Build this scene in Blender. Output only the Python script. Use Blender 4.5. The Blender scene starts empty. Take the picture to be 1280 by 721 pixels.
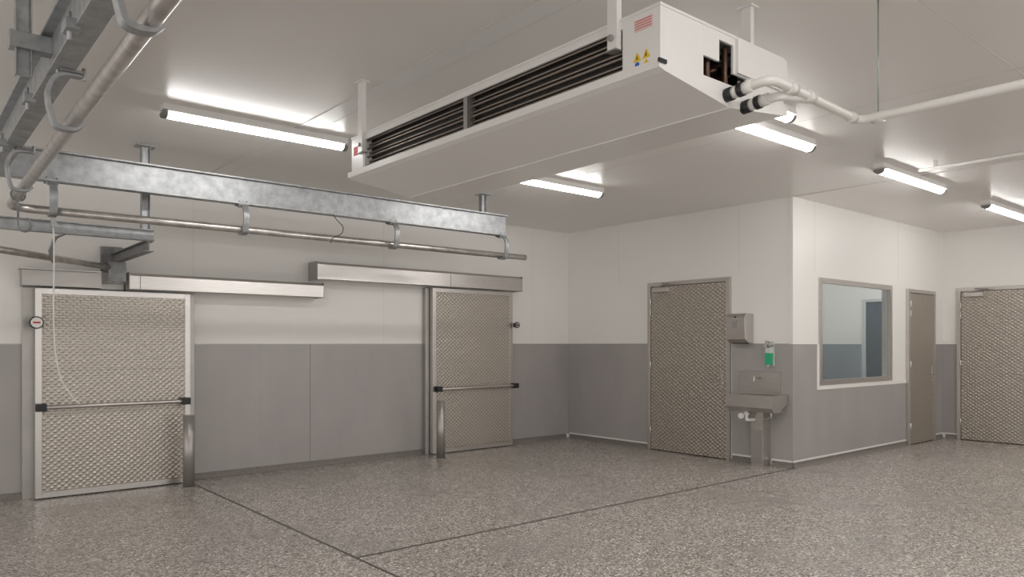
import bpy, bmesh, math, random
from mathutils import Vector
random.seed(3)
scene = bpy.context.scene
scene.view_settings.view_transform = 'Standard'
scene.view_settings.exposure = 0.0

# ------------------------------------------------------------------ materials
def new_mat(name):
    m = bpy.data.materials.new(name); m.use_nodes = True
    nt = m.node_tree
    return m, nt, nt.nodes['Principled BSDF']

def pm(name, col, rough=0.5, metal=0.0, noise=0.0, nscale=3.0, bump=0.0, bscale=200.0, stretch=(1, 1, 1), emit=None, spec=None):
    m, nt, b = new_mat(name)
    N, L = nt.nodes, nt.links
    b.inputs['Base Color'].default_value = (*col, 1)
    b.inputs['Roughness'].default_value = rough
    b.inputs['Metallic'].default_value = metal
    if spec is not None:
        b.inputs['Specular IOR Level'].default_value = spec
    tc = N.new('ShaderNodeTexCoord'); mp = N.new('ShaderNodeMapping')
    mp.inputs['Scale'].default_value = stretch
    L.new(tc.outputs['Object'], mp.inputs['Vector'])
    if noise > 0:
        n = N.new('ShaderNodeTexNoise'); n.inputs['Scale'].default_value = nscale
        n.inputs['Detail'].default_value = 4
        L.new(mp.outputs['Vector'], n.inputs['Vector'])
        r = N.new('ShaderNodeMapRange')
        r.inputs['From Min'].default_value = 0.3; r.inputs['From Max'].default_value = 0.7
        r.inputs['To Min'].default_value = 1 - noise; r.inputs['To Max'].default_value = 1 + noise
        L.new(n.outputs['Fac'], r.inputs['Value'])
        mx = N.new('ShaderNodeVectorMath'); mx.operation = 'SCALE'
        mx.inputs[0].default_value = col
        L.new(r.outputs['Result'], mx.inputs['Scale'])
        L.new(mx.outputs['Vector'], b.inputs['Base Color'])
    if bump > 0:
        n2 = N.new('ShaderNodeTexNoise'); n2.inputs['Scale'].default_value = bscale
        L.new(mp.outputs['Vector'], n2.inputs['Vector'])
        bp = N.new('ShaderNodeBump'); bp.inputs['Strength'].default_value = bump
        bp.inputs['Distance'].default_value = 0.002
        L.new(n2.outputs['Fac'], bp.inputs['Height'])
        L.new(bp.outputs['Normal'], b.inputs['Normal'])
    if emit:
        b.inputs['Emission Color'].default_value = (*emit[0], 1)
        b.inputs['Emission Strength'].default_value = emit[1]
    return m

def embossed(name, col, pu, pv, depth, rough=0.36):
    m, nt, b = new_mat(name)
    N, L = nt.nodes, nt.links
    tc = N.new('ShaderNodeTexCoord'); sp = N.new('ShaderNodeSeparateXYZ')
    L.new(tc.outputs['Object'], sp.inputs[0])
    def M(op, a, bb=None):
        n = N.new('ShaderNodeMath'); n.operation = op
        for i, v in enumerate((a, bb)):
            if v is None: continue
            if isinstance(v, (int, float)): n.inputs[i].default_value = v
            else: L.new(v, n.inputs[i])
        return n.outputs[0]
    u = M('ADD', sp.outputs['X'], sp.outputs['Y'])
    su = M('SINE', M('MULTIPLY', u, 2 * math.pi / pu))
    sv = M('SINE', M('MULTIPLY', sp.outputs['Z'], 2 * math.pi / pv))
    h = M('MULTIPLY', su, sv)
    h2 = M('MAXIMUM', h, -0.15)
    bp = N.new('ShaderNodeBump'); bp.inputs['Strength'].default_value = 1.0
    bp.inputs['Distance'].default_value = depth
    L.new(h2, bp.inputs['Height']); L.new(bp.outputs['Normal'], b.inputs['Normal'])
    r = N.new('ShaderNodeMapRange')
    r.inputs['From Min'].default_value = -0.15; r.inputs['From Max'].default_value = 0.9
    r.inputs['To Min'].default_value = 0.80; r.inputs['To Max'].default_value = 1.25  # emboss shading painted into base colour: bumps lighter, dips darker
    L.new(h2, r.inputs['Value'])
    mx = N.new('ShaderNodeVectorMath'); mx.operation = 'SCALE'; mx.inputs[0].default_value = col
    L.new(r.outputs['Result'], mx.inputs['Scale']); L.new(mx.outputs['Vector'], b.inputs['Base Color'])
    b.inputs['Metallic'].default_value = 0.82
    b.inputs['Roughness'].default_value = rough
    return m

def floor_mat():
    m, nt, b = new_mat('terrazzo_resin')
    N, L = nt.nodes, nt.links
    tc = N.new('ShaderNodeTexCoord')
    v = N.new('ShaderNodeTexVoronoi'); v.inputs['Scale'].default_value = 85
    L.new(tc.outputs['Object'], v.inputs['Vector'])
    sx = N.new('ShaderNodeSeparateColor'); L.new(v.outputs['Color'], sx.inputs[0])
    cr = N.new('ShaderNodeValToRGB'); cr.color_ramp.interpolation = 'LINEAR'
    e = cr.color_ramp.elements
    e[0].position = 0.0; e[0].color = (0.13, 0.113, 0.098, 1)
    e[1].position = 1.0; e[1].color = (0.92, 0.87, 0.81, 1)
    for p, c in ((0.22, (0.26, 0.233, 0.210)), (0.55, (0.39, 0.357, 0.325)), (0.84, (0.53, 0.49, 0.45))):
        x = e.new(p); x.color = (*c, 1)
    L.new(sx.outputs[0], cr.inputs[0])
    n = N.new('ShaderNodeTexNoise'); n.inputs['Scale'].default_value = 0.8; n.inputs['Detail'].default_value = 5
    n.inputs['Roughness'].default_value = 0.55
    L.new(tc.outputs['Object'], n.inputs['Vector'])
    r = N.new('ShaderNodeMapRange'); r.inputs['From Min'].default_value = 0.3; r.inputs['From Max'].default_value = 0.7
    r.inputs['To Min'].default_value = 0.88; r.inputs['To Max'].default_value = 1.12
    L.new(n.outputs['Fac'], r.inputs['Value'])
    mx = N.new('ShaderNodeVectorMath'); mx.operation = 'SCALE'
    L.new(cr.outputs['Color'], mx.inputs[0]); L.new(r.outputs['Result'], mx.inputs['Scale'])
    L.new(mx.outputs['Vector'], b.inputs['Base Color'])
    r2 = N.new('ShaderNodeMapRange'); r2.inputs['From Min'].default_value = 0.3; r2.inputs['From Max'].default_value = 0.7
    r2.inputs['To Min'].default_value = 0.32; r2.inputs['To Max'].default_value = 0.19
    L.new(n.outputs['Fac'], r2.inputs['Value']); L.new(r2.outputs['Result'], b.inputs['Roughness'])
    bp = N.new('ShaderNodeBump'); bp.inputs['Strength'].default_value = 0.16; bp.inputs['Distance'].default_value = 0.002
    L.new(v.outputs['Distance'], bp.inputs['Height']); L.new(bp.outputs['Normal'], b.inputs['Normal'])
    return m

def glass_mat():
    m = bpy.data.materials.new('tinted_glass'); m.use_nodes = True
    nt = m.node_tree; N, L = nt.nodes, nt.links
    for n in list(N): N.remove(n)
    o = N.new('ShaderNodeOutputMaterial'); t = N.new('ShaderNodeBsdfTransparent'); g = N.new('ShaderNodeBsdfGlossy')
    t.inputs[0].default_value = (0.86, 0.93, 0.96, 1); g.inputs['Roughness'].default_value = 0.02
    f = N.new('ShaderNodeFresnel'); f.inputs[0].default_value = 1.5
    mx = N.new('ShaderNodeMixShader')
    L.new(f.outputs[0], mx.inputs[0]); L.new(t.outputs[0], mx.inputs[1]); L.new(g.outputs[0], mx.inputs[2])
    L.new(mx.outputs[0], o.inputs[0])
    return m

M_WHITE = pm('white_wall_panel', (0.88, 0.86, 0.83), 0.40, noise=0.015, nscale=0.8)
M_CEIL = pm('ceiling_panel', (0.84, 0.815, 0.785), 0.30, noise=0.015, nscale=0.7)
M_GREY = pm('grey_wainscot_steel', (0.405, 0.380, 0.371), 0.42, metal=0.1, noise=0.05, nscale=2.5, stretch=(1, 1, 0.4))
M_JOINT = pm('joint_sealant', (0.68, 0.66, 0.63), 0.6)
M_GJOINT = pm('wainscot_joint', (0.25, 0.235, 0.23), 0.6)
M_GJOINT2 = pm('wainscot_joint_light', (0.35, 0.33, 0.325), 0.6)
M_CJOINT = pm('ceiling_joint', (0.66, 0.64, 0.62), 0.5)
M_FLOOR = floor_mat()
M_COVE = pm('cove_resin', (0.20, 0.18, 0.165), 0.5, noise=0.35, nscale=90)
M_FJOINT = pm('floor_joint', (0.10, 0.088, 0.078), 0.6)
M_STEEL = pm('stainless_steel', (0.59, 0.565, 0.54), 0.28, metal=0.88, noise=0.05, nscale=6, stretch=(1, 1, 12))
M_STEELD = pm('stainless_dull', (0.43, 0.41, 0.39), 0.38, metal=0.7, noise=0.06, nscale=5)
M_EMB = embossed('embossed_stainless', (0.545, 0.497, 0.443), 0.062, 0.052, 0.005)
M_EMB2 = embossed('embossed_stainless_fine', (0.53, 0.48, 0.425), 0.075, 0.052, 0.005)
M_GALV = pm('galvanised_steel', (0.38, 0.39, 0.398), 0.42, metal=0.6, noise=0.2, nscale=14, bump=0.12, bscale=30)
M_GALVD = pm('galvanised_dark', (0.24, 0.24, 0.24), 0.5, metal=0.5, noise=0.25, nscale=12)
M_PIPE = pm('worn_rail_pipe', (0.56, 0.535, 0.51), 0.28, metal=0.8, noise=0.22, nscale=12)
M_BLACK = pm('black_plastic', (0.012, 0.013, 0.016), 0.4)
M_DARK = pm('coil_fins_dark', (0.03, 0.026, 0.023), 0.6, noise=0.3, nscale=30)
M_TUBE = pm('coil_tube', (0.27, 0.23, 0.20), 0.4, metal=0.85)
M_COPPER = pm('copper', (0.10, 0.055, 0.04), 0.4, metal=0.7, noise=0.2, nscale=20)
M_PAINT = pm('white_enamel', (0.83, 0.815, 0.795), 0.28, noise=0.01)
M_PVC = pm('white_pvc', (0.81, 0.79, 0.76), 0.3, noise=0.02)
M_TUBELIGHT = pm('lamp_diffuser', (0.9, 0.9, 0.9), 0.4, emit=((1.0, 0.98, 0.955), 29.0))
M_LAMPEND = pm('lamp_end_cap', (0.22, 0.21, 0.20), 0.5)
M_GREENLIQ = pm('green_soap', (0.03, 0.42, 0.20), 0.2)
M_CLEAR = pm('frosted_bottle', (0.62, 0.66, 0.64), 0.2)
M_YEL = pm('yellow_label', (0.85, 0.55, 0.02), 0.5)
M_PINK = pm('pink_label', (0.80, 0.58, 0.56), 0.5)
M_RED = pm('red_label', (0.6, 0.04, 0.04), 0.5)
M_BLUE = pm('blue_label', (0.02, 0.12, 0.5), 0.5)
M_NAVY = pm('dark_blue_door_paint', (0.11, 0.15, 0.18), 0.4)
M_BGREY = pm('blue_grey_wainscot', (0.34, 0.38, 0.41), 0.45, noise=0.03)
M_CORD = pm('cord_white', (0.75, 0.73, 0.70), 0.5)
M_GLASS = glass_mat()

# ------------------------------------------------------------------ builder
class B:
    def __init__(s, name):
        s.name = name; s.bm = bmesh.new(); s.mats = []
    def mi(s, m):
        if m not in s.mats: s.mats.append(m)
        return s.mats.index(m)
    def box(s, x0, x1, y0, y1, z0, z1, m):
        i = s.mi(m)
        v = [s.bm.verts.new((x, y, z)) for x in (x0, x1) for y in (y0, y1) for z in (z0, z1)]
        for f in ((0, 1, 3, 2), (4, 6, 7, 5), (0, 4, 5, 1), (2, 3, 7, 6), (0, 2, 6, 4), (1, 5, 7, 3)):
            fc = s.bm.faces.new([v[k] for k in f]); fc.material_index = i
        return s
    def prism(s, pts, axis, a0, a1, m):
        """pts: 2D; axis 'x': pts=(y,z); 'y': pts=(x,z); 'z': pts=(x,y)"""
        i = s.mi(m)
        def P(p, a):
            return {'x': (a, p[0], p[1]), 'y': (p[0], a, p[1]), 'z': (p[0], p[1], a)}[axis]
        A = [s.bm.verts.new(P(p, a0)) for p in pts]; C = [s.bm.verts.new(P(p, a1)) for p in pts]
        n = len(pts)
        fs = [s.bm.faces.new(A), s.bm.faces.new(C[::-1])]
        for k in range(n):
            fs.append(s.bm.faces.new([A[k], C[k], C[(k + 1) % n], A[(k + 1) % n]]))
        for f in fs: f.material_index = i
        return s
    def sweep(s, pts, prof, m, normal=None, smooth=True):
        i = s.mi(m); pts = [Vector(p) for p in pts]; n = len(pts); rings = []
        N = Vector(normal) if normal else None
        for k in range(n):
            if k == 0: T = pts[1] - pts[0]
            elif k == n - 1: T = pts[-1] - pts[-2]
            else: T = (pts[k + 1] - pts[k]).normalized() + (pts[k] - pts[k - 1]).normalized()
            T.normalize()
            if N is None:
                N = T.cross(Vector((0, 0, 1)))
                if N.length < 0.1: N = T.cross(Vector((1, 0, 0)))
            Nk = (N - T * N.dot(T)).normalized()
            if not normal: N = Nk
            S = Nk.cross(T)
            rings.append([s.bm.verts.new(pts[k] + Nk * a + S * b) for a, b in prof])
        q = len(prof)
        for k in range(n - 1):
            for j in range(q):
                f = s.bm.faces.new([rings[k][j], rings[k][(j + 1) % q], rings[k + 1][(j + 1) % q], rings[k + 1][j]])
                f.material_index = i; f.smooth = smooth
        for r in (rings[0][::-1], rings[-1]):
            f = s.bm.faces.new(r); f.material_index = i
        return s
    def tube(s, pts, r, m, seg=16, normal=None):
        prof = [(r * math.cos(2 * math.pi * k / seg), r * math.sin(2 * math.pi * k / seg)) for k in range(seg)]
        return s.sweep(pts, prof, m, normal)
    def flat(s, pts, w, t, m, normal):
        prof = [(-w / 2, -t / 2), (w / 2, -t / 2), (w / 2, t / 2), (-w / 2, t / 2)]
        return s.sweep(pts, prof, m, normal, smooth=False)
    def finish(s, bevel=0.0, seg=2):
        bmesh.ops.recalc_face_normals(s.bm, faces=s.bm.faces)
        xs = [v.co for v in s.bm.verts]
        c = Vector([(min(p[k] for p in xs) + max(p[k] for p in xs)) / 2 for k in range(3)])
        for v in s.bm.verts: v.co -= c
        me = bpy.data.meshes.new(s.name); s.bm.to_mesh(me); s.bm.free()
        for m in s.mats: me.materials.append(m)
        ob = bpy.data.objects.new(s.name, me); ob.location = c
        scene.collection.objects.link(ob)
        if bevel > 0:
            md = ob.modifiers.new('bevel', 'BEVEL'); md.width = bevel; md.segments = seg
            md.limit_method = 'ANGLE'; md.angle_limit = math.radians(50)
        return ob

def fillet(pts, r, n=8):
    pts = [Vector(p) for p in pts]; out = [pts[0]]
    for k in range(1, len(pts) - 1):
        a = (pts[k - 1] - pts[k]); b = (pts[k + 1] - pts[k])
        rr = min(r, a.length * 0.49, b.length * 0.49)
        p0 = pts[k] + a.normalized() * rr; p2 = pts[k] + b.normalized() * rr
        for j in range(n + 1):
            t = j / n
            out.append(p0 * (1 - t) ** 2 + pts[k] * 2 * t * (1 - t) + p2 * t * t)
    out.append(pts[-1]); return out

# ------------------------------------------------------------------ room shell (south and west walls left out to let world light in as fill)
XW, XB, XD = -3.0, 8.37, 12.95
YS, YC, YA = -4.0, 4.71, 8.58
H = 3.28
T = 0.12
B('floor').box(XW - T, XD + T, YS - T, YA + T, -0.1, 0, M_FLOOR).finish()
B('ceiling').box(XW - T, XD + T, YS - T, YA + T, H, H + 0.1, M_CEIL).finish()
B('wall_north').box(XW - T, XD + T, YA, YA + T, 0, H, M_WHITE).finish()
B('wall_east').box(XD, XD + T, YS, YA, 0, H, M_WHITE).finish()
B('wall_office_west').box(XB, XB + T, YC, YA, 0, H, M_WHITE).finish()
WX0, WX1, WZ0, WZ1 = 9.01, 11.05, 1.0, 2.32
B('wall_office_south').box(XB + T, WX0, YC, YC + T, 0, H, M_WHITE).box(WX1, XD, YC, YC + T, 0, H, M_WHITE)\
    .box(WX0, WX1, YC, YC + T, 0, WZ0, M_WHITE).box(WX0, WX1, YC, YC + T, WZ1, H, M_WHITE).finish()

# wainscot cladding
e = 0.006
w = B('trim_wainscot_north')
for a, b in ((XW, 1.0), (2.60, 5.60), (7.10, XB)):
    w.box(a, b, YA - e, YA, 0.07, 1.5, M_GREY)
    w.box(a, b, YA - e - .002, YA, 1.496, 1.506, M_STEELD)
w.box(3.966, 3.974, YA - e - .002, YA, 0.07, 1.5, M_GJOINT)
w.box(3.349, 3.351, YA - e - .001, YA, 0.07, 1.5, M_GJOINT2)
w.finish()
w = B('trim_wainscot_office_west')
for a, b in ((6.92, YA - e), (YC, 5.55)):
    w.box(XB - e, XB, a, b, 0.07, 1.5, M_GREY); w.box(XB - e - .002, XB, a, b, 1.496, 1.506, M_STEELD)
w.finish()
w = B('trim_wainscot_office_south')
w.box(XB - e, 8.94, YC - e, YC, 0.09, 1.5, M_GREY)
w.box(8.94, 11.56, YC - e, YC, 0.09, 0.925, M_GREY)
w.box(12.57, XD - e, YC - e, YC, 0.09, 1.5, M_GREY)
w.finish()
w = B('trim_wainscot_east')
w.box(XD - e, XD, 4.50, YC - e, 0.09, 1.5, M_GREY); w.box(XD - e, XD, YS, 3.43, 0.09, 1.5, M_GREY)
w.box(XD - e, XD, YC + T, YA, 0.0, 1.5, M_BGREY)
w.finish()
B('trim_corner').box(XB - .012, XB, YC - .012, YC + .03, 1.5, H, M_WHITE).box(XB, XB + .03, YC - .012, YC, 1.5, H, M_WHITE).finish()
w = B('trim_wall_joints')
for x in (2.60, 5.0, 7.6): w.box(x - .0015, x + .0015, YA - .001, YA, 1.51, H, M_JOINT)
for y in (7.5, 5.45): w.box(XB - .001, XB, y - .0015, y + .0015, 2.4, H, M_JOINT)
for x in (8.9, 11.3): w.box(x - .0015, x + .0015, YC - .001, YC, 2.4, H, M_JOINT)
w.finish()
def cove(name, segs, axis, face, sgn, white):
    w = B(name)
    for a, b in segs:
        pr = [(face, 0), (face + sgn * .045, 0), (face + sgn * .03, .012), (face + sgn * .016, .035), (face + sgn * .013, .07), (face, .07)]
        w.prism(pr, axis, a, b, M_COVE)
        if white:
            pr = [(face, .07), (face + sgn * .018, .07), (face + sgn * .018, .088), (face, .092)]
            w.prism(pr, axis, a, b, M_PVC)
    return w.finish()
cove('baseboard_north', ((XW, 1.0), (2.60, 5.60), (7.10, XB - .05)), 'x', YA, -1, False)
cove('baseboard_office_west', ((6.93, YA - .05), (YC, 4.98), (5.2, 5.54)), 'y', XB, -1, True)
cove('baseboard_office_south', ((XB, 11.55), (12.58, XD - .05)), 'x', YC, -1, True)
cove('baseboard_east', ((4.50, YC - .05), (YS + .05, 3.42)), 'y', XD, -1, True)

B('trim_floor_joints').box(2.514, 2.534, YS, YA - .05, 0, .0015, M_FJOINT).box(2.534, XB + .0, YC - .014, YC + .014, 0, .0015, M_FJOINT).finish()
w = B('trim_ceiling_joints')
w.box(2.58, 2.74, YS, YA, H - .004, H, M_PAINT)
w.box(2.574, 2.58, YS, YA, H - .005, H, M_CJOINT).box(2.74, 2.744, YS, YA, H - .005, H, M_CJOINT)
w.box(XB - .012, XB + .012, YS, YC, H - .006, H, M_CJOINT)
w.box(5.6, 5.604, YS, YA, H - .001, H, M_CJOINT)
w.box(11.2, 11.204, YS, YC, H - .001, H, M_CJOINT)
w.box(2.75, XD, 1.60, 1.604, H - .001, H, M_CJOINT)
w.finish()

# ------------------------------------------------------------------ window
w = B('window_1')
fw = .045
for a in ((WX0 - .02, WX0 + fw, WZ0 - .02, WZ1 + .02), (WX1 - fw, WX1 + .02, WZ0 - .02, WZ1 + .02),
          (WX0 + fw, WX1 - fw, WZ0 - .02, WZ0 + fw), (WX0 + fw, WX1 - fw, WZ1 - fw, WZ1 + .02)):
    w.box(a[0], a[1], YC - .02, YC + .03, a[2], a[3], M_STEEL)
i = w.mi(M_GLASS)
g = w.bm.faces.new([w.bm.verts.new(p) for p in ((WX0, YC + .015, WZ0), (WX1, YC + .015, WZ0), (WX1, YC + .015, WZ1), (WX0, YC + .015, WZ1))])
g.material_index = i
w.finish()
w = B('trim_window_surround')
for a in ((8.94, WX0 - .02, .925, 1.5), (WX0 - .02, 11.56, .925, WZ0 - .02)):
    w.box(a[0], a[1], YC - .012, YC, a[2], a[3], M_WHITE)
w.finish()
B('door_5').box(XD - .05, XD - e, 5.60, 5.90, 0, 2.22, M_NAVY).box(XD - .07, XD - e, 5.90, 5.97, 0, 2.27, M_CLEAR)\
    .box(XD - .07, XD - e, 5.55, 5.60, 0, 2.27, M_CLEAR).box(XD - .07, XD - e, 5.60, 5.90, 2.22, 2.27, M_CLEAR).finish(.003)

# ------------------------------------------------------------------ hinged doors
def hinged_door(name, wall, face, a0, a1, ztop, hinge_low, closer=True, emb=M_EMB2):
    """wall 'X': door in plane x=face facing -x running along y; 'Y': plane y=face facing -y running along x"""
    w = B(name)
    def bx(a, b, p0, p1, z0, z1, m):  # p = protrusion from the wall
        p0 = max(p0, .001)
        if wall == 'X': w.box(face - p1, face - p0, a, b, z0, z1, m)
        else: w.box(a, b, face - p1, face - p0, z0, z1, m)
    def P(a, p, z): return (face - p, a, z) if wall == 'X' else (a, face - p, z)
    f = .055
    bx(a0, a0 + f, 0, .045, 0, ztop, M_STEEL); bx(a1 - f, a1, 0, .045, 0, ztop, M_STEEL)
    bx(a0 + f, a1 - f, 0, .045, ztop - f, ztop, M_STEEL)
    bx(a0 + f + .006, a1 - f - .006, 0.01, .035, .012, ztop - f - .006, emb)
    bx(a0 + f, a1 - f, 0, .01, .0, ztop - f, M_BLACK)
    hs, fs = (a0 + f, a1 - f) if hinge_low else (a1 - f, a0 + f)
    sg = 1 if hinge_low else -1
    for z in (.28, 1.2, 1.95, 2.1):
        w.tube([P(hs, .05, z - .05), P(hs, .05, z + .05)], .012, M_STEEL, 10)
    ha = fs - sg * .075
    bx(ha - .018, ha + .018, .035, .042, .93, 1.16, M_STEEL)
    w.tube(fillet([P(ha, .04, 1.06), P(ha, .095, 1.06), P(ha - sg * .13, .095, 1.06)], .02), .010, M_STEEL, 10)
    w.tube([P(ha, .04, .98), P(ha, .05, .98)], .012, M_STEELD, 10)
    if closer:
        c0 = hs + sg * .06; c1 = hs + sg * .32
        bx(min(c0, c1), max(c0, c1), .035, .09, ztop - .14, ztop - .08, M_STEEL)
        pts = [P(hs + sg * .12, .10, ztop - .075), P(hs + sg * .42, .17, ztop - .04), P(hs + sg * .2, .05, ztop - .02)]
        w.flat(pts, .022, .006, M_STEELD, (0, 0, 1))
    return w.finish(.002)
hinged_door('door_1', 'X', XB, 5.56, 6.91, 2.37, False)
hinged_door('door_2', 'Y', YC, 11.566, 12.564, 2.32, True, closer=False)
hinged_door('door_3', 'X', XD, 3.43, 4.49, 2.38, False)

# ------------------------------------------------------------------ sliding cold-room doors
def sliding_door(name, x0, x1, ztop, lock_left):
    w = B(name)
    y0, y1 = 8.43, 8.53
    s = .055
    w.box(x0 + .01, x1 - .01, y0 + .012, y1, .02, ztop - .01, M_STEELD)
    w.box(x0 + s, x1 - s, y0, y1 - .02, .012 + .06, ztop - s, M_EMB)
    w.box(x0, x0 + s, y0 - .008, y1, .012, ztop, M_STEEL)
    w.box(x1 - s, x1, y0 - .008, y1, .012, ztop, M_STEEL)
    w.box(x0 + s, x1 - s, y0 - .008, y1, .012, .07, M_STEEL)
    w.box(x0 + s, x1 - s, y0 - .008, y1, ztop - s, ztop, M_STEEL)
    w.box(x0 + s, x1 - s, y0 - .003, y1, 1.243, 1.249, M_STEELD)
    zb = .89; yb = y0 - .06
    e0, e1 = (x0, x1 - .02) if lock_left else (x0 + .02, x1 + .05)
    w.tube([(e0, yb, zb), (e1, yb, zb)], .021, M_STEEL, 14)
    for xa in (e0, e1 - .085):
        w.box(xa, xa + .085, yb - .034, y0, zb - .036, zb + .036, M_BLACK)
    xk = x0 + .0 if lock_left else x1 + .02
    zk = 1.705 if lock_left else 1.78
    w.box(xk - .03, xk + .03, y0 - .02, y0 + .05, zk - .035, zk + .035, M_STEELD)
    w.tube([(xk, y0 - .08, zk), (xk, y0 - .02, zk)], .02, M_BLACK, 12)
    R = .06 if lock_left else .045
    w.tube([(xk, y0 - .10, zk), (xk, y0 - .075, zk)], R, M_BLACK, 24)
    w.tube([(xk, y0 - .106, zk), (xk, y0 - .10, zk)], R * .82, M_PAINT if lock_left else M_STEELD, 24)
    w.box(xk - .03, xk + .03, y0 - .109, y0 - .106, zk - .008, zk + .008, M_RED if lock_left else M_BLACK)
    return w.finish(.003)
sliding_door('sliding_door', 1.093, 2.52, 2.04, True)
sliding_door('sliding_door', 5.667, 7.08, 2.265, False)
w = B('door_jamb')
w.box(1.00, 1.12, 8.54, YA, 0, 2.05, M_STEELD).box(2.50, 2.60, 8.54, YA, 0, 2.05, M_STEELD).box(1.12, 2.50, 8.54, YA, 0, 2.05, M_STEELD)
w.finish(.003)
w = B('door_jamb')
w.box(5.60, 5.66, 8.50, YA, 0, 2.265, M_STEELD).box(5.66, 7.10, 8.54, YA, 0, 2.265, M_STEELD)
w.finish(.003)
def cover(name, x0, x1, z0, z1, splits=()):
    w = B(name)
    yw = YA - .002
    pr = [(yw, z1), (8.36, z1), (8.33, z1 - .03), (8.33, z0 + .01), (8.345, z0), (8.36, z0), (8.36, z0 + .01), (8.36, z0 + .02), (yw, z0 + .02)]
    w.prism(pr, 'x', x0, x1, M_STEEL)
    w.box(x0 - .004, x0, 8.325, yw, z0, z1 + .004, M_STEELD).box(x1, x1 + .004, 8.325, yw, z0, z1 + .004, M_STEELD)
    for x in splits: w.box(x - .003, x + .003, 8.328, 8.34, z0, z1 - .02, M_GJOINT)
    return w.finish()
cover('door_track_cover', 1.90, 4.03, 2.055, 2.23, (2.0,))
cover('door_track_cover', 3.952, 7.18, 2.275, 2.49, (5.9,))
w = B('door_track_housing')
w.box(.985, 1.66, 8.40, YA - .002, 2.06, 2.215, M_STEELD).box(.97, 1.66, 8.38, YA - .002, 2.215, 2.23, M_STEEL)
w.box(1.66, 1.89, 8.52, YA - .002, 2.06, 2.12, M_STEELD).finish(.003)

for (x, y, r, h) in ((2.426, 8.159, .058, .75), (5.567, 8.086, .056, .755)):
    w = B('bollard')
    w.tube([(x, y, 0), (x, y, h)], r, M_STEELD, 32)
    w.tube([(x, y, h), (x, y, h + .008), ], r * .93, M_STEELD, 32)
    w.tube([(x, y, 0), (x, y, .008)], r + .02, M_STEELD, 32)
    w.finish()

# ------------------------------------------------------------------ hand-wash station
w = B('towel_dispenser')
xb = XB - e
pr = [(XB, 1.515), (8.25, 1.515), (8.19, 1.56), (8.17, 1.83), (8.20, 1.885), (XB, 1.885)]
w.prism(pr, 'y', 5.24, 5.51, M_STEEL)
w.box(8.172, 8.18, 5.33, 5.42, 1.70, 1.80, M_STEELD)
w.box(8.26, 8.33, 5.27, 5.48, 1.505, 1.517, M_BLACK)
w.tube([(8.163, 5.375, 1.84), (8.18, 5.375, 1.84)], .012, M_BLACK, 12)
w.finish(.004)
w = B('soap_dispenser')
w.box(XB - .03, XB - e, 4.945, 5.025, 1.23, 1.53, M_CLEAR)
w.prism([(XB - .03, 1.25), (XB - .10, 1.25), (XB - .10, 1.39), (XB - .03, 1.39)], 'y', 4.95, 5.02, M_GREENLIQ)
w.prism([(XB - .03, 1.39), (XB - .10, 1.39), (XB - .095, 1.46), (XB - .03, 1.47)], 'y', 4.95, 5.02, M_CLEAR)
w.box(XB - .115, XB - .03, 4.94, 5.03, 1.47, 1.495, M_STEEL)
w.flat([(XB - .05, 4.985, 1.52), (XB - .12, 4.985, 1.54), (XB - .15, 4.985, 1.46)], .03, .008, M_STEEL, (0, 1, 0))
w.tube([(XB - .09, 4.985, 1.25), (XB - .09, 4.985, 1.215)], .008, M_CLEAR, 8)
w.finish(.004)

w = B('hand_wash_basin')
w.box(xb - .02, xb, 4.86, 5.42, .84, 1.155, M_STEEL)
w.box(xb - .035, xb, 4.86, 5.42, 1.155, 1.165, M_STEEL)
bx0, bx1, by0, by1 = 7.99, xb, 4.76, 5.39
zt, zb = .885, .68
t = .012
w.box(bx0, bx0 + .035, by0, by1, zt - .03, zt, M_STEEL)
w.box(bx1 - .09, bx1 - .02, by0 + .035, by1 - .035, zt - .03, zt, M_STEEL)
w.box(bx0 + .035, bx1 - .02, by0, by0 + .035, zt - .03, zt, M_STEEL)
w.box(bx0 + .035, bx1 - .02, by1 - .035, by1, zt - .03, zt, M_STEEL)
w.prism([(bx0 + .002, zt - .03), (bx0 + t, zt - .03), (bx0 + t + .002, zb + .06), (bx0 + .06, zb + t), (bx0 + .055, zb), (bx0 + .002, zb + .055)], 'y', by0, by1, M_STEEL)
w.box(bx0 + .055, bx1 - .02, by0 + t, by1 - t, zb, zb + t, M_STEEL)
for ya, yb_ in ((by0 + .001, by0 + t), (by1 - t, by1 - .001)):
    w.prism([(bx0 + t, zt - .03), (bx1 - .02, zt - .03), (bx1 - .02, zb + .10), (bx0 + .16, zb), (bx0 + .06, zb), (bx0 + t, zb + .055)], 'y', ya, yb_, M_STEEL)
w.tube(fillet([(xb - .01, 5.14, 1.08), (xb - .14, 5.14, 1.10), (xb - .15, 5.14, 1.04)], .04), .011, M_STEEL, 12)
w.tube([(xb - .03, 5.14, 1.08), (xb - .0, 5.14, 1.08)], .026, M_STEELD, 16)
w.box(8.20, xb, 5.0, 5.17, .0, zb, M_STEEL)
w.box(8.195, 8.20, 5.015, 5.155, .03, .45, M_STEELD)
w.tube([(8.10, 5.17, zb), (8.10, 5.17, .60)], .022, M_PVC, 14)
w.tube([(8.10, 5.17, .66), (8.10, 5.17, .63)], .035, M_PVC, 14)
w.tube(fillet([(8.10, 5.17, .61), (8.10, 5.17, .57), (8.20, 5.12, .57)], .03), .02, M_PVC, 12)
w.tube([(8.02, 5.20, .62), (8.05, 5.20, .62)], .035, M_PVC, 16)
w.tube([(8.05, 5.20, .62), (8.12, 5.17, .62)], .012, M_BLACK, 10)
w.tube([(8.26, 4.93, zb), (8.26, 4.93, .60), (8.26, 5.0, .58)], .012, M_STEEL, 10)
w.finish(.003)

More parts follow.
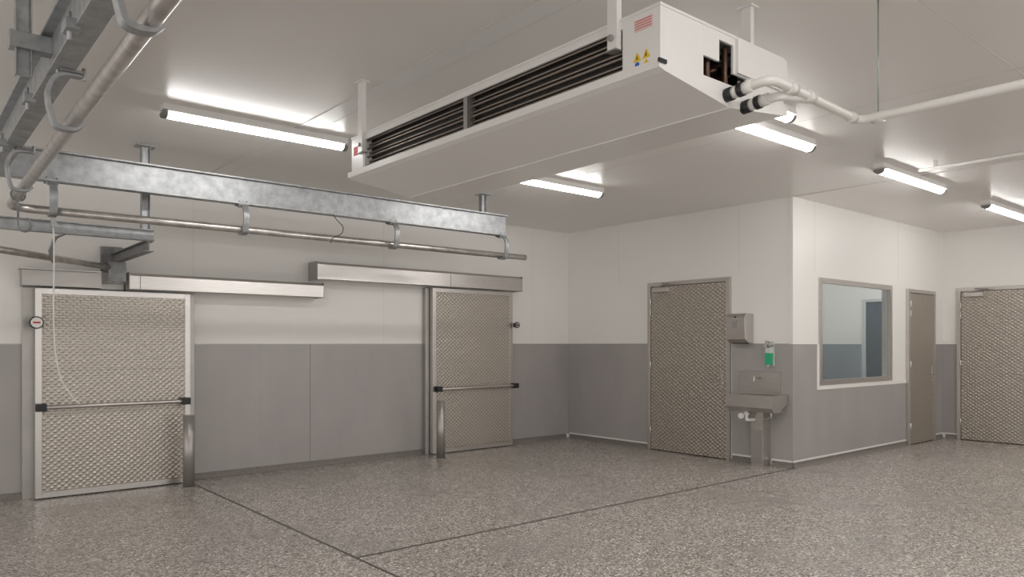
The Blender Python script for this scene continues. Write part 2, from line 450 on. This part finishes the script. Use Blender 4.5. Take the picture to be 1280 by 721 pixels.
# ------------------------------------------------------------------ linear lights
def lamp(x0, x1, y):
    w = B('linear_light_fitting')
    w.box(x0, x1, y - .05, y + .05, H - .045, H, M_PAINT)
    w.box(x0 + .03, x1 - .03, y - .072, y + .072, H - .060, H - .045, M_PAINT)  # flange shaped wider than the diffuser to block its halo on the ceiling
    pr = []
    for k in range(13):
        a = math.pi * k / 12
        pr.append((y + .046 * math.cos(a), H - .060 - .040 * math.sin(a)))
    w.prism(pr, 'x', x0 + .035, x1 - .035, M_TUBELIGHT)
    pr = [(p[0] + (p[0] - y) * .1, p[1] - (.004 if 0 < k < 12 else 0)) for k, p in enumerate(pr)]
    for a, b in ((x0, x0 + .036), (x1 - .036, x1)): w.prism(pr, 'x', a, b, M_LAMPEND)
    return w.finish()
for a in ((1.56, 3.06, 5.9), (4.78, 6.28, 5.9), (4.70, 6.20, 3.32), (3.76, 5.26, 2.98), (7.47, 9.05, 3.3), (10.42, 11.95, 3.3),
          (1.6, 3.1, .6), (4.7, 6.2, .6), (8.0, 9.5, .6), (10.6, 12.1, .6), (10.6, 12.1, 6.3), (10.6, 12.1, 5.5)):
    lamp(*a)

# ------------------------------------------------------------------ evaporator
w = B('ceiling_evaporator_unit')
X0, X1, Y0, Y1, ZT, ZM = 2.48, 3.45, 1.99, 4.69, 2.92, 2.69
XM = (X0 + X1) / 2
s = .012
w.box(X0 - .004, X1 + .004, Y0 - .004, Y1 + .004, ZT, ZT + s, M_PAINT)
w.box(X0 + .07, X1 - .07, Y0 + .22, Y1 - .16, ZM + .014, ZT - .002, M_DARK)
w.prism([(X0 - .02, ZM), (X0 - .02, ZM - .035), (X0 + .02, ZM - .045), (XM, 2.585), (X1 - .02, ZM - .05), (X1 + .02, ZM - .04), (X1 + .02, ZM)],
        'y', Y0 - .01, Y1 + .02, M_PAINT)
w.box(XM - .006, XM + .006, Y0 - .012, Y1 + .022, 2.581, 2.60, M_PAINT)
for side, sg in ((X0, 1), (X1, -1)):
    a, b = sorted((side, side + sg * s))
    w.box(a, b, Y0 + s, 2.19, ZM, ZT, M_PAINT)
    w.box(a, b, 4.53, Y1 - s, ZM, ZT, M_PAINT)
    w.box(a, b, 2.19, 4.53, ZT - .035, ZT, M_PAINT)
    w.box(a, b, 2.19, 4.53, ZM, ZM + .012, M_PAINT)
    a, b = sorted((side + sg * .004, side + sg * .06))
    w.box(a, b, 3.35, 3.385, ZM + .001, ZT - .01, M_STEELD)
    for yb in (2.191, 4.517): w.box(a, b, yb, yb + .012, ZM + .001, ZT - .01, M_PAINT)
    for k in range(7):
        z = ZM + .026 + k * .028
        dx = sg * (.045 if k % 2 else .03)
        w.tube([(side + dx, 2.2, z), (side + dx, 4.52, z)], .0075, M_TUBE, 8)
w.box(X0, X1, Y1 - s, Y1, ZM, ZT, M_PAINT)
for a in ((X0, 2.78, ZM, ZT), (2.78, 2.90, 2.785, ZT), (2.90, 3.01, 2.885, ZT), (3.01, 3.12, 2.755, ZT), (3.12, X1, ZM, ZT)):
    w.box(a[0], a[1], Y0, Y0 + s, a[2], a[3], M_PAINT)
w.box(3.03, X1 + .006, Y0 - .014, Y0 - .001, 2.76, ZT - .002, M_PAINT)
w.box(2.78, 3.14, 2.16, 2.20, ZM, ZT - .02, M_DARK)
for k in range(4):
    for j in range(3):
        cx = 2.80 + j * .11 + (.03 if k % 2 else 0); z = ZM + .03 + k * .05
        pts2 = [(cx, 2.16, z), (cx, 2.06, z), (cx + .05, 2.06, z + .02), (cx + .05, 2.16, z + .02)]
        w.tube(fillet(pts2, .03, 5), .008, M_COPPER, 8)
for x in (2.86, 3.0): w.tube([(x, 2.03, ZM), (x, 2.03, ZT - .04)], .014, M_COPPER, 10)
w.box(X0 - .002, X0, 2.03, 2.13, 2.845, 2.895, M_PINK)
for i in range(4): w.box(X0 - .0028, X0 - .002, 2.035, 2.125, 2.854 + i * .011, 2.857 + i * .011, M_RED)
for y, z in ((2.115, 2.735), (2.065, 2.738)):
    w.prism([(y - .022, z - .018), (y + .022, z - .018), (y, z + .022)], 'x', X0 - .002, X0, M_YEL)
    w.prism([(y - .004, z - .010), (y + .004, z - .010), (y, z + .012)], 'x', X0 - .003, X0 - .002, M_BLACK)
w.tube([(X0 - .002, 2.115, 2.703), (X0, 2.115, 2.703)], .012, M_BLUE, 16)
w.prism([(2.045, 2.692), (2.085, 2.692), (2.065, 2.715)], 'x', X0 - .002, X0, M_YEL)
w.box(X0 - .002, X0, 4.58, 4.66, 2.80, 2.86, M_RED); w.box(X0 - .0025, X0, 4.56, 4.60, 2.80, 2.84, M_BLUE)
w.box(X0 - .03, X0 + .02, Y0 - .02, Y0 - .01, ZM - .018, ZM - .002, M_BLACK)
for x, y in ((X0 - .012, 2.24), (X0 - .012, 4.53), (X1 + .035, 2.22), (X1 + .035, 4.53)):
    w.box(x - .012, x - .007, y - .028, y + .028, 2.80, H, M_PAINT)
    w.box(x - .007, x + .02, y - .028, y - .023, 2.80, H, M_PAINT)
    w.box(x - .007, x + .02, y + .023, y + .028, 2.80, H, M_PAINT)
    w.box(x - .03, x + .04, y - .045, y + .045, H - .008, H, M_PAINT)
    w.tube([(x - .03, y, 2.85), (x + .01, y, 2.85)], .014, M_STEELD, 6)
    w.box(x - .02, x + .03, y - .03, y + .03, 2.794, 2.80, M_STEELD)
w.finish(.0015)

# condensate drain pipes
w = B('drain_pipe')
zp = 2.655
w.tube(fillet([(2.94, 1.97, 2.635), (2.94, 1.76, zp), (3.30, 1.775, zp), (3.86, 1.80, zp), (3.87, 1.0, zp), (3.87, -4.0, zp)], .07), .022, M_PVC, 18)
w.tube(fillet([(3.08, 1.97, 2.61), (3.08, 1.80, 2.62), (3.30, 1.785, zp - .01)], .05), .021, M_PVC, 16)
for x, y0, z in ((2.94, 1.975, 2.635), (3.08, 1.975, 2.608)):
    w.tube([(x, y0 + .01, z), (x, y0 - .03, z + .003)], .031, M_BLACK, 18)
    w.tube([(x, y0 - .03, z + .003), (x, y0 - .06, z + .006)], .027, M_PVC, 18)
    w.tube([(x, y0 - .06, z + .006), (x, y0 - .085, z + .008)], .031, M_BLACK, 18)
    w.tube([(x, y0 - .085, z + .008), (x, y0 - .13, z + .012)], .028, M_PVC, 18)
w.tube([(3.10, 1.765, zp), (3.16, 1.77, zp)], .029, M_PVC, 18)
w.tube([(3.27, 1.772, zp), (3.33, 1.776, zp)], .029, M_PVC, 18)
w.tube([(3.87, 1.74, zp), (3.87, 1.68, zp)], .028, M_PVC, 18)
w.tube([(3.74, 1.796, zp), (3.79, 1.797, zp)], .027, M_PVC, 18)
w.tube([(3.87, 1.71, zp), (3.87, 1.71, H)], .004, M_GALV, 8)
w.finish()
w = B('conduit_pipe')
w.tube([(7.8, 3.05, 3.21), (7.8, -4.0, 3.21)], .018, M_PVC, 12)
for y in (2.9, 1.2, -.6, -2.4): w.box(7.785, 7.815, y - .012, y + .012, 3.2, H, M_PVC)
w.finish()

# ------------------------------------------------------------------ overhead rail system
def ibeam(w, axis, a0, a1, c, z0, z1, wd=.10, tf=.014, tw=.010, m=M_GALV):
    def bx(p, q, za, zb):
        if axis == 'x': w.box(a0, a1, p, q, za, zb, m)
        else: w.box(p, q, a0, a1, za, zb, m)
    bx(c - wd / 2, c + wd / 2, z0, z0 + tf); bx(c - wd / 2, c + wd / 2, z1 - tf, z1); bx(c - tw / 2, c + tw / 2, z0 + tf, z1 - tf)

def chook(w, axis, a, c, ztop, zpipe, rp, side, k=1.0):
    """C hook in plane perpendicular to axis, bulging toward side (+/-1) from beam bottom to pipe underside"""
    zm = (ztop + zpipe) / 2
    pts = [(-side * .045, ztop - .012), (side * .02, ztop - .012), (side * .085 * k, ztop - .035), (side * .118 * k, zm + .01),
           (side * .112 * k, zm - .06), (side * .085 * k, zpipe - .035), (side * .035, zpipe - rp - .012), (-side * .02, zpipe - rp - .006), (-side * .045, zpipe - rp + .02)]
    P = [((a, c + p, z) if axis == 'x' else (c + p, a, z)) for p, z in pts]
    P2 = fillet(P, .045, 5)
    nrm = (1, 0, 0) if axis == 'x' else (0, 1, 0)
    w.flat(P2, .055, .020, M_GALV, nrm)
    q = .05
    if axis == 'x':
        w.box(a - .05, a + .05, c - q, c + q, ztop - .012, ztop, M_GALVD)
        for s1 in (-1, 1): w.tube([(a + s1 * .035, c - q * .7, ztop - .03), (a + s1 * .035, c - q * .7, ztop + .03)], .009, M_GALV, 6)
    else:
        w.box(c - q, c + q, a - .05, a + .05, ztop - .012, ztop, M_GALVD)
        for s1 in (-1, 1): w.tube([(c + s1 * q * 1.1, a, ztop - .03), (c + s1 * q * 1.1, a, ztop + .03)], .010, M_GALV, 6)

w = B('overhead_meat_rail')
BY, BZ0, BZ1, PZ = 7.0, 2.81, 3.06, 2.575
ibeam(w, 'x', .62, 5.77, BY, BZ0, BZ1)
w.tube(fillet([(.85, BY, PZ), (6.09, BY, PZ)], .05), .034, M_PIPE, 20)
for x in (1.02, 2.56, 4.18, 5.70): chook(w, 'x', x, BY, BZ0, PZ, .034, -1)
NX = .645
def PXf(y): return .665 + (y - 2.3) * .0147
ibeam(w, 'y', -1.5, 6.94, NX, BZ0, BZ1 + .01)
w.tube([(PXf(-1.5), -1.5, PZ), (PXf(6.6), 6.6, PZ)], .034, M_PIPE, 20)
for y in (-.2, 1.25, 2.66, 4.12, 5.95): chook(w, 'y', y, PXf(y) - .01, BZ0, PZ, .034, -1, .85)
w.tube(fillet([(PXf(6.55), 6.55, PZ - .001), (PXf(6.9), BY, PZ - .001), (1.1, BY, PZ - .001)], .3), .033, M_PIPE, 16)
def hanger(x, y, z, zt=H):
    w.box(x - .029, x + .029, y - .004, y + .004, z, zt, M_GALV)
    w.box(x - .035, x - .029, y - .03, y + .03, z, zt, M_GALV); w.box(x + .029, x + .035, y - .03, y + .03, z, zt, M_GALV)
    w.box(x - .08, x + .08, y - .07, y + .07, zt - .012, zt, M_GALV)
hanger(5.42, BY, BZ1)
hanger(1.78, 7.25, 2.53)
hanger(.52, 4.40, BZ0 + .02); w.box(.46, .64, 4.36, 4.44, BZ1 - .10, BZ1 - .02, M_GALV)
hanger(.66, 1.2, BZ1 + .01)
for y in (3.55, 4.75, 5.9):
    w.box(NX - .085, NX - .03, y - .05, y + .05, BZ0 - .014, BZ0 + .03, M_GALV)
    w.tube([(NX - .065, y, BZ0 - .05), (NX - .065, y, BZ0 + .07)], .010, M_GALV, 6)
ibeam(w, 'x', .2, 1.85, 7.25, 2.43, 2.53, wd=.08, tf=.010)
ibeam(w, 'y', 7.2, YA - .01, 1.80, 2.33, 2.428, wd=.08, tf=.010, m=M_GALVD)
w.box(1.68, 1.88, YA - .06, YA - .002, 2.24, 2.50, M_GALVD)
w.box(1.70, 1.86, 8.30, 8.312, 2.13, 2.33, M_GALVD)
w.box(1.775, 1.79, 8.312, 8.50, 2.14, 2.33, M_GALVD)
w.tube([(0.3, 6.92, 2.27), (1.84, 8.46, 2.27)], .030, M_PIPE, 16)
for x in (.5, 1.15):
    w.flat(fillet([(x, 7.25, 2.43), (x - .06, 7.31, 2.40), (x - .09, 7.33, 2.30), (x, 6.62 + x, 2.235)], .03), .04, .012, M_GALV, (1, 1, 0))
w.finish(.0015, 1)

w = B('hanging_meat_hook')
hy = 6.40; hx = PXf(hy)
pts = []
for k in range(17):
    a = math.radians(-70 + 320 * k / 16)
    pts.append((hx + .044 * math.cos(a), hy, PZ + .044 * math.sin(a)))
pts += [(hx, hy, PZ - .07), (hx, hy, PZ - .16)]
w.tube(pts, .007, M_GALVD, 8)
pts = [(hx, hy, PZ - .155), (hx, hy, PZ - .20)]
for k in range(12):
    a = math.pi * 1.4 * k / 11
    pts.append((hx + .04 - .04 * math.cos(a), hy, PZ - .21 - .05 * math.sin(a)))
w.tube(pts, .008, M_GALVD, 8)
w.finish()
w = B('pull_cord')
ctrl = [(1.02, 6.96, 2.52), (1.03, 6.95, 2.35), (1.03, 6.95, 2.1), (1.025, 6.95, 1.75), (1.04, 6.95, 1.40), (1.08, 6.95, 1.2), (1.16, 6.95, 1.07), (1.22, 6.95, 1.0)]
w.tube(fillet(ctrl, .12, 5), .006, M_CORD, 8)
w.box(1.005, 1.045, 6.93, 6.97, 2.44, 2.50, M_GALV)
w.finish()
w = B('signal_wire')
w.tube(fillet([(3.46, 6.94, 2.815), (3.50, 6.94, 2.76), (3.58, 6.94, 2.70), (3.56, 6.94, 2.62), (3.46, 6.94, 2.58), (3.43, 6.94, 2.52)], .05), .004, M_BLACK, 6)
w.finish()

# ------------------------------------------------------------------ world + camera
wd = bpy.data.worlds.new('World'); scene.world = wd; wd.use_nodes = True
wd.node_tree.nodes['Background'].inputs[0].default_value = (1.0, .97, .935, 1)
wd.node_tree.nodes['Background'].inputs[1].default_value = 1.25  # even warm background added as fill light through the missing walls
cam = bpy.data.cameras.new('camera'); co = bpy.data.objects.new('camera', cam); scene.collection.objects.link(co)
co.location = (0, 0, 1.5); co.rotation_euler = (math.radians(90), 0, math.radians(-40))
cam.sensor_width = 36; cam.lens = 931.7 / 1280 * 36; cam.shift_y = 69.5 / 1280
cam.clip_start = .05
scene.camera = co
